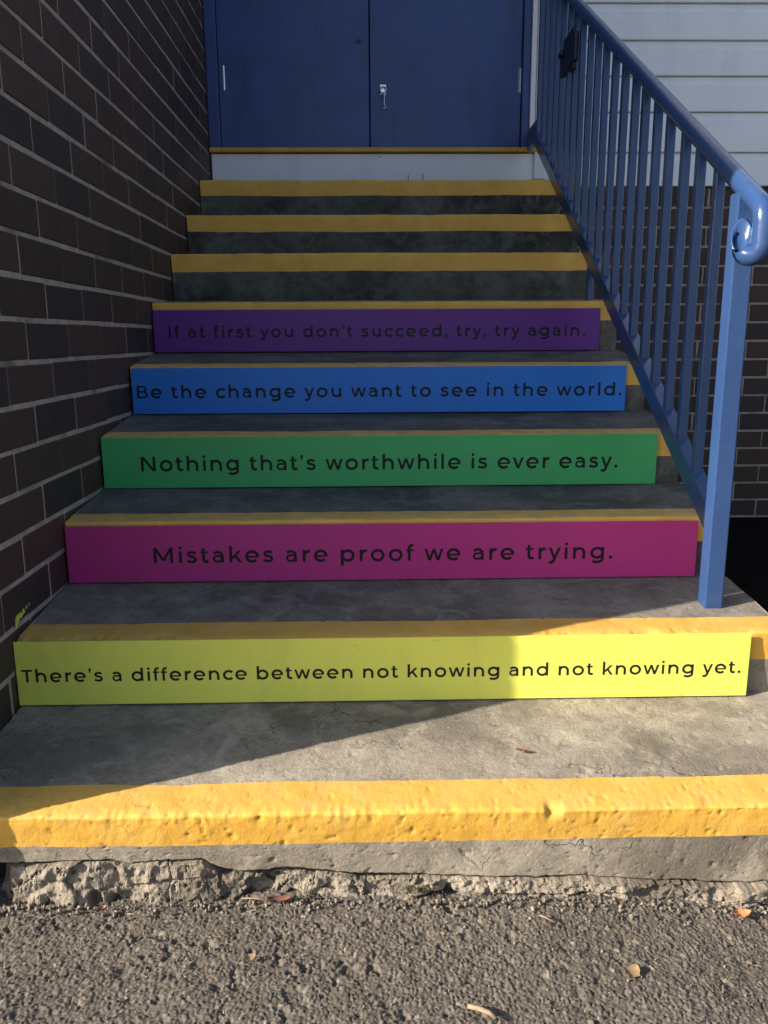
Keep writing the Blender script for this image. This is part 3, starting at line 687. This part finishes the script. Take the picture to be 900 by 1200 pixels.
G = {
 'T': ([bar(0, 0.575, 0.646, 0.108), stem(0.2875, 0, 0.65)], .015, .015),
 'M': ([stem(0.056, 0, 0.70), stem(0.764, 0, 0.70), dia(0.056, 0.70, 0.41, 0.115, 0.13), dia(0.764, 0.70, 0.41, 0.115, 0.13)], .09, .09),
 'N': ([stem(0.056, 0, 0.70), stem(0.616, 0, 0.70), dia(0.066, 0.70, 0.606, 0.0, 0.145)], .09, .09),
 'B': ([stem(0.056, 0, 0.70), ('s', [(0.06, 0.650)] + arc(0.335, 0.508, 0.15, 0.142, 90, -90) + [(0.06, 0.366)], 0.102),
        ('s', [(0.06, 0.362)] + arc(0.365, 0.206, 0.165, 0.156, 90, -90) + [(0.06, 0.050)], 0.102)], .09, .045),
 'I': ([stem(0.056, 0, 0.70)], .09, .09),
 'a': ([stem(0.424, 0, 0.315), ('s', [(0.052, 0.425)] + arc(0.232, 0.315, 0.192, 0.165, 118, 0, 14), SW * .95),
        ('s', [(0.43, 0.306), (0.215, 0.306)] + arc(0.19, 0.178, 0.136, 0.129, 92, 270, 14) + [(0.25, 0.050), (0.345, 0.082), (0.42, 0.155)], 0.094)], .04, .08),
 'b': ([stem(0.056, 0, 0.742), ('s', RINGD, SW)], .08, .045),
 'c': ([('s', arc(0.299, CY, 0.243, RY, 42, 318, 26), SW)], .045, .02),
 'd': ([('s', RINGD, SW), stem(0.542, 0, 0.742)], .045, .08),
 'e': ([('s', arc(0.299, CY, 0.243, RY, -4, 316, 30), SW), bar(0.06, 0.575, 0.255, 0.086)], .045, .04),
 'f': ([('s', [(0.13, 0)] + [(0.13, 0.565)] + arc(0.258, 0.575, 0.128, 0.122, 180, 68, 10), SW), bar(0.0, 0.315, 0.475, 0.092)], .015, .0),
 'g': ([('s', arc(0.299, 0.272, 0.243, 0.212, 0, 360, 32), SW), ('s', [(0.542, 0.53), (0.542, 0.01)] + arc(0.302, 0.0, 0.24, 0.15, 0, -140, 16), SW)], .045, .08),
 'h': ([stem(0.056, 0, 0.742), ('s', ARCH + [(0.478, 0)], SW)], .08, .08),
 'i': ([stem(0.07, 0, XH), dot(0.07, 0.685)], .066, .066),
 'k': ([stem(0.056, 0, 0.742), dia(0.44, 0.53, 0.10, 0.17, 0.15), dia(0.232, 0.34, 0.475, 0.0, 0.135)], .08, .0),
 'l': ([stem(0.056, 0, 0.742)], .08, .08),
 'n': ([stem(0.056, 0, XH), ('s', ARCH + [(0.478, 0)], SW)], .08, .08),
 'o': ([('s', arc(0.299, CY, 0.243, RY, 0, 360, 32), SW)], .045, .045),
 'p': ([stem(0.056, -0.194, XH), ('s', RINGD, SW)], .08, .045),
 'r': ([stem(0.056, 0, XH), ('s', arc(0.29, 0.262, 0.234, 0.214, 180, 92, 12) + [(0.318, 0.476)], SW)], .08, .0),
 's': ([('s', cat([(0.405, 0.425), (0.33, 0.464), (0.225, 0.476), (0.115, 0.447), (0.087, 0.38), (0.135, 0.312), (0.24, 0.281), (0.345, 0.246), (0.393, 0.165), (0.355, 0.083), (0.245, 0.052), (0.13, 0.066), (0.035, 0.112)]), SW * .95)], .025, .035),
 't': ([('s', [(0.135, 0.655), (0.135, 0.165)] + arc(0.247, 0.165, 0.112, 0.113, 180, 285, 10) + [(0.345, 0.078)], SW), bar(0.0, 0.325, 0.475, 0.092)], .015, .015),
 'u': ([stem(0.478, 0, XH), ('s', [(0.056, XH)] + arc(0.267, 0.258, 0.211, 0.207, 180, 360), SW)], .08, .08),
 'v': ([dia(0.062, XH, 0.27, 0), dia(0.478, XH, 0.27, 0)], .0, .0),
 'w': ([dia(0.06, XH, 0.235, 0, .118), dia(0.42, XH, 0.235, 0, .118), dia(0.42, XH, 0.605, 0, .118), dia(0.78, XH, 0.605, 0, .118)], .005, .005),
 'y': ([dia(0.062, XH, 0.277, 0.0), dia(0.478, XH, 0.235, -0.075), ('s', cat([(0.265, 0.0), (0.225, -0.085), (0.165, -0.140), (0.09, -0.142), (0.03, -0.105)]), SW * .95)], .0, .0),
 '.': ([dot(0.078, 0.07, 0.078)], .045, .04),
 ',': ([dot(0.078, 0.07, 0.078), dia(0.098, 0.06, 0.05, -0.125, 0.085)], .04, .04),
 '’': ([dot(0.078, 0.67, 0.072), dia(0.096, 0.66, 0.05, 0.50, 0.085)], .03, .03),
}
def gwidth(ch):
    mx = 0
    for kind, d, w in G[ch][0]:
        if kind == 's':
            vert = abs(d[0][0] - d[1][0]) < 1e-6 and len(d) == 2
            mx = max(mx, max(p[0] for p in d) + (0 if (len(d) == 2 and not vert) else w / 2 * (0.4 if ch in 'crtfa' and not vert else 1)))
        elif kind == 'p': mx = max(mx, max(d[0], d[2]) + w / 2)
        else: mx = max(mx, d[0] + w)
    return mx
def lettering(text, x0, x1, base, em):
    """flat letters in the x-z plane, scaled to em and tracked out to the measured width"""
    ink = 0; gaps = 0; pos = []; x = 0
    for i, ch in enumerate(text):
        if ch == ' ': x += 0.262; pos.append(None); gaps += 1; continue
        g, l, r = G[ch]
        if i: x += l
        pos.append(x); x += gwidth(ch) + (r if i < len(text) - 1 else 0)
        if i < len(text) - 1: gaps += 1
    track = ((x1 - x0) / em - x) / gaps
    meshes, out = {}, []
    for i, ch in enumerate(text):
        if ch == ' ': continue
        if ch not in meshes: meshes[ch] = letter_mesh(ch, em)
        out.append((meshes[ch], (x0 + (pos[i] + track * i) * em, base)))
    return out
def letter_mesh(ch, em):
    verts, faces = [], []
    for q, (kind, d, w) in enumerate(G[ch][0]):
        yy = -0.00003 * (q + 1); b = len(verts)
        P = lambda p: (p[0] * em, yy, p[1] * em)
        if kind == 's':
            pts_ = [Vector((p[0], p[1])) for p in d]; closed = (pts_[0] - pts_[-1]).length < 1e-5
            m = len(pts_)
            for k in range(m):
                if closed: a_, c_ = pts_[(k - 1) % (m - 1)], pts_[(k + 1) % (m - 1)]; t1 = t2 = (c_ - a_).normalized()
                else:
                    t1 = (pts_[k] - pts_[max(k - 1, 0)]); t2 = (pts_[min(k + 1, m - 1)] - pts_[k])
                    t1 = t1.normalized() if t1.length > 1e-9 else t2.normalized(); t2 = t2.normalized() if t2.length > 1e-9 else t1
                n1 = Vector((-t1.y, t1.x)); n2 = Vector((-t2.y, t2.x)); nn = (n1 + n2).normalized(); sc = (w / 2) / max(0.5, nn.dot(n1))
                verts += [P(pts_[k] + nn * sc), P(pts_[k] - nn * sc)]
            for k in range(m - 1): faces.append((b + 2 * k, b + 2 * k + 1, b + 2 * k + 3, b + 2 * k + 2))
        elif kind == 'p':
            ax, ay, bx, by = d
            verts += [P((ax - w / 2, ay)), P((bx - w / 2, by)), P((bx + w / 2, by)), P((ax + w / 2, ay))]; faces.append((b, b + 1, b + 2, b + 3))
        else:
            verts += [P((d[0] + w * math.cos(2 * math.pi * k / 20), d[1] + w * math.sin(2 * math.pi * k / 20))) for k in range(20)]; faces.append(tuple(range(b, b + 20)))
    bm = bmesh.new(); me = pymesh('letter', verts, faces); bm.from_mesh(me)
    for f in bm.faces:
        f.normal_update()
        if f.normal.y > 0: f.normal_flip()
    bm.to_mesh(me); bm.free(); me.update(); me.materials.append(MAT['black'])
    return me

SIGNS = [  # text, ink left, ink right, baseline, cap height, left edge, word for the label
 ('There’s a difference between not knowing and not knowing yet.', -0.7085, 0.7652, 0.2386, 0.0272, -0.7185, 'yellow green sign on the lowest signed riser reading There’s a difference'),
 ('Mistakes are proof we are trying.', -0.5104, 0.5829, 0.3996, 0.0380, -0.7147, 'magenta sign on the riser reading Mistakes are proof we are trying'),
 ('Nothing that’s worthwhile is ever easy.', -0.6120, 0.6786, 0.5712, 0.0395, -0.7148, 'green sign on the riser reading Nothing that’s worthwhile is ever easy'),
 ('Be the change you want to see in the world.', -0.6974, 0.7765, 0.7445, 0.0380, -0.7117, 'bright blue sign on the riser reading Be the change you want'),
 ('If at first you don’t succeed, try, try again.', -0.6642, 0.7386, 0.9240, 0.0370, -0.7143, 'dark purple sign on the highest signed riser reading If at first'),
]
for i, (txt, a, b_, base, cap, xl, lab) in enumerate(SIGNS):
    yf = NY[i + 1] - 0.0065; zb_ = BZ[i] + 0.0006
    loc = (xl + 0.75, yf, zb_)
    me = MB().box(-0.75, 0.75, -0.003, 0.0, 0, 0.1372).mesh('sign_board', 0.0005, 1)
    me.materials.append(MAT['sign%d' % (i + 1)])
    so = link('sign_board', me, None, None, loc)
    tag(so, lab, 'sign', 'coloured message signs on the stair risers')
    for lm, (lx, lz) in lettering(txt, a - loc[0], b_ - loc[0], base - zb_, cap / 0.70):
        link('letter', lm, None, so, (lx, -0.00315, lz))

# ------------------------------------------------------------------ small debris
def leaf(name, mat, loc, L, Wd, rot, curl, label, lift=0.0):
    nx, ny = 9, 5; v = []; f = []
    for sgn in (0, 1):
        for i in range(nx):
            u = i / (nx - 1)
            for j in range(ny):
                w = (j / (ny - 1) - 0.5) * 2
                hw = Wd / 2 * math.sin(math.pi * min(1, u * 0.96 + 0.03)) ** 0.75 * (1 + 0.12 * math.sin(u * 17))
                v.append(((u - 0.5) * L, w * hw, curl * L * ((w * w) * 0.28 + (u - 0.4) ** 2) + 0.0005 * sgn))
    k = nx * ny
    for i in range(nx - 1):
        for j in range(ny - 1):
            a = i * ny + j; f.append((a, a + ny, a + ny + 1, a + 1)); f.append((k + a, k + a + 1, k + a + ny + 1, k + a + ny))
    o = link(name, pymesh(name, v, f, True), mat, None, loc); o.rotation_euler = rot
    return tag(o, label, 'leaf')
def twig(loc, pts, r, label, mat='twig'):
    m_ = MB(); m_.tube(pts, r, 7); o = link('twig', m_.mesh('twig', smooth=True), mat, None, loc)
    return tag(o, label, 'twig')
leaf('dry_leaf', 'leaf_orange', (0.6125, -0.040, -0.0215), 0.030, 0.016, (0.25, 0.1, 0.1), 0.5, 'small dry orange leaf on the asphalt edge at the far right')
leaf('dry_leaf', 'leaf_red', (0.278, 0.157, 0.1745), 0.021, 0.009, (0.05, 0.0, -0.25), 0.3, 'small dark red leaf lying on the lowest concrete tread')
leaf('dry_leaf', 'leaf_tan', (0.386, -0.178, -0.0055), 0.028, 0.020, (0.1, 0.05, 0.9), 0.35, 'crumpled tan leaf on the open asphalt at right')
leaf('dry_leaf', 'leaf_tan', (-0.187, -0.143, 0.002), 0.018, 0.011, (0.2, 0.1, 0.6), 0.5, 'tiny tan leaf with a stalk on the asphalt left of centre')
leaf('dry_leaf', 'leaf_orange', (-0.445, -0.030, 0.006), 0.011, 0.008, (0.2, 0.3, 0.3), 0.5, 'tiny orange leaf scrap against the footing at far left')
leaf('dry_leaf', 'leaf_red', (-0.155, -0.020, 0.0065), 0.040, 0.011, (0.3, 0.1, 0.12), 0.4, 'curled red brown leaf in the crack under the lowest step')
twig((0.152, -0.254, 0.006), [(-0.020, 0.010, 0), (-0.006, 0.004, 0.002), (0.008, -0.004, 0.002), (0.016, -0.011, 0)], [0.0032, 0.0036, 0.0034, 0.0028], 'pale broken twig on the asphalt at the bottom edge')
twig((0.280, -0.072, 0.004), [(-0.009, 0.008, 0), (0, 0.001, 0.001), (0.010, -0.008, 0)], 0.0013, 'short pale straw on the asphalt right of centre')
twig((-0.391, -0.046, 0.006), [(-0.008, 0.001, 0), (0.008, -0.001, 0.001)], 0.0012, 'short yellow straw on the asphalt at far left')
twig((-0.195, -0.022, 0.010), [(-0.022, 0.004, 0), (0.0, 0.0, 0.003), (0.030, -0.006, 0.0)], 0.0012, 'long brown stalk in the crack under the lowest step')
def moss():
    v, f = [], []
    for k in range(420):
        x = 0.074 + rnd.gauss(0, 0.018); y = 0.000 + rnd.gauss(0, 0.006); z = 0.004 + rnd.uniform(-0.004, 0.010)
        a = rnd.uniform(0, 6.28); l_ = rnd.uniform(0.002, 0.006); b = len(v); ca, sa = math.cos(a) * 0.0009, math.sin(a) * 0.0009
        v += [(x - ca, y - sa, z), (x + ca, y + sa, z), (x + rnd.uniform(-.002, .002), y - rnd.uniform(0, .004), z + l_)]; f.append((b, b + 1, b + 2))
    o = link('moss', pymesh('moss', v, f), 'moss'); tag(o, 'olive moss growing in the crack under the lowest step', 'moss', kind='stuff')
moss()

# loose grit along the crack and over the asphalt: too small to count
MAT['grit'] = leaf_mat('loose grit', (0.10, 0.088, 0.073), (0.27, 0.235, 0.19))
def grit():
    bm0 = bmesh.new(); bmesh.ops.create_icosphere(bm0, subdivisions=1, radius=1.0)
    base = np.array([v.co[:] for v in bm0.verts]); tri = np.array([[v.index for v in f.verts] for f in bm0.faces]); bm0.free()
    g = np.random.default_rng(5); V, F = [], []
    for k in range(900):
        if k < 380: x, y, r = g.uniform(-0.62, 0.75), -0.012 - abs(g.normal(0, 0.012)), g.uniform(0.0015, 0.0048)
        else: x, y, r = g.uniform(-0.75, 0.85), g.uniform(-0.42, -0.02), g.uniform(0.001, 0.0030)
        z = -0.0045 - 0.034 * float(sstep(0.25, 0.75, np.array(x)) * sstep(-0.45, 0.0, np.array(y))) + 0.010 * float(fbm(np.array([x * 9.0]), np.array([y * 9.0]), 40, 4)[0]) + 0.0022
        p = base * g.uniform(0.6, 1.25, (len(base), 1)) * r * g.uniform(0.65, 1.2, (1, 3))
        F.append(tri + len(V) * len(base)); V.append(p + np.array([x, y, z + 0.25 * r]))
    o = link('grit', pymesh('grit', np.concatenate(V), np.concatenate(F).tolist()), 'grit')
    tag(o, 'loose grit scattered on the asphalt along the foot of the steps', 'grit', kind='stuff')
grit()
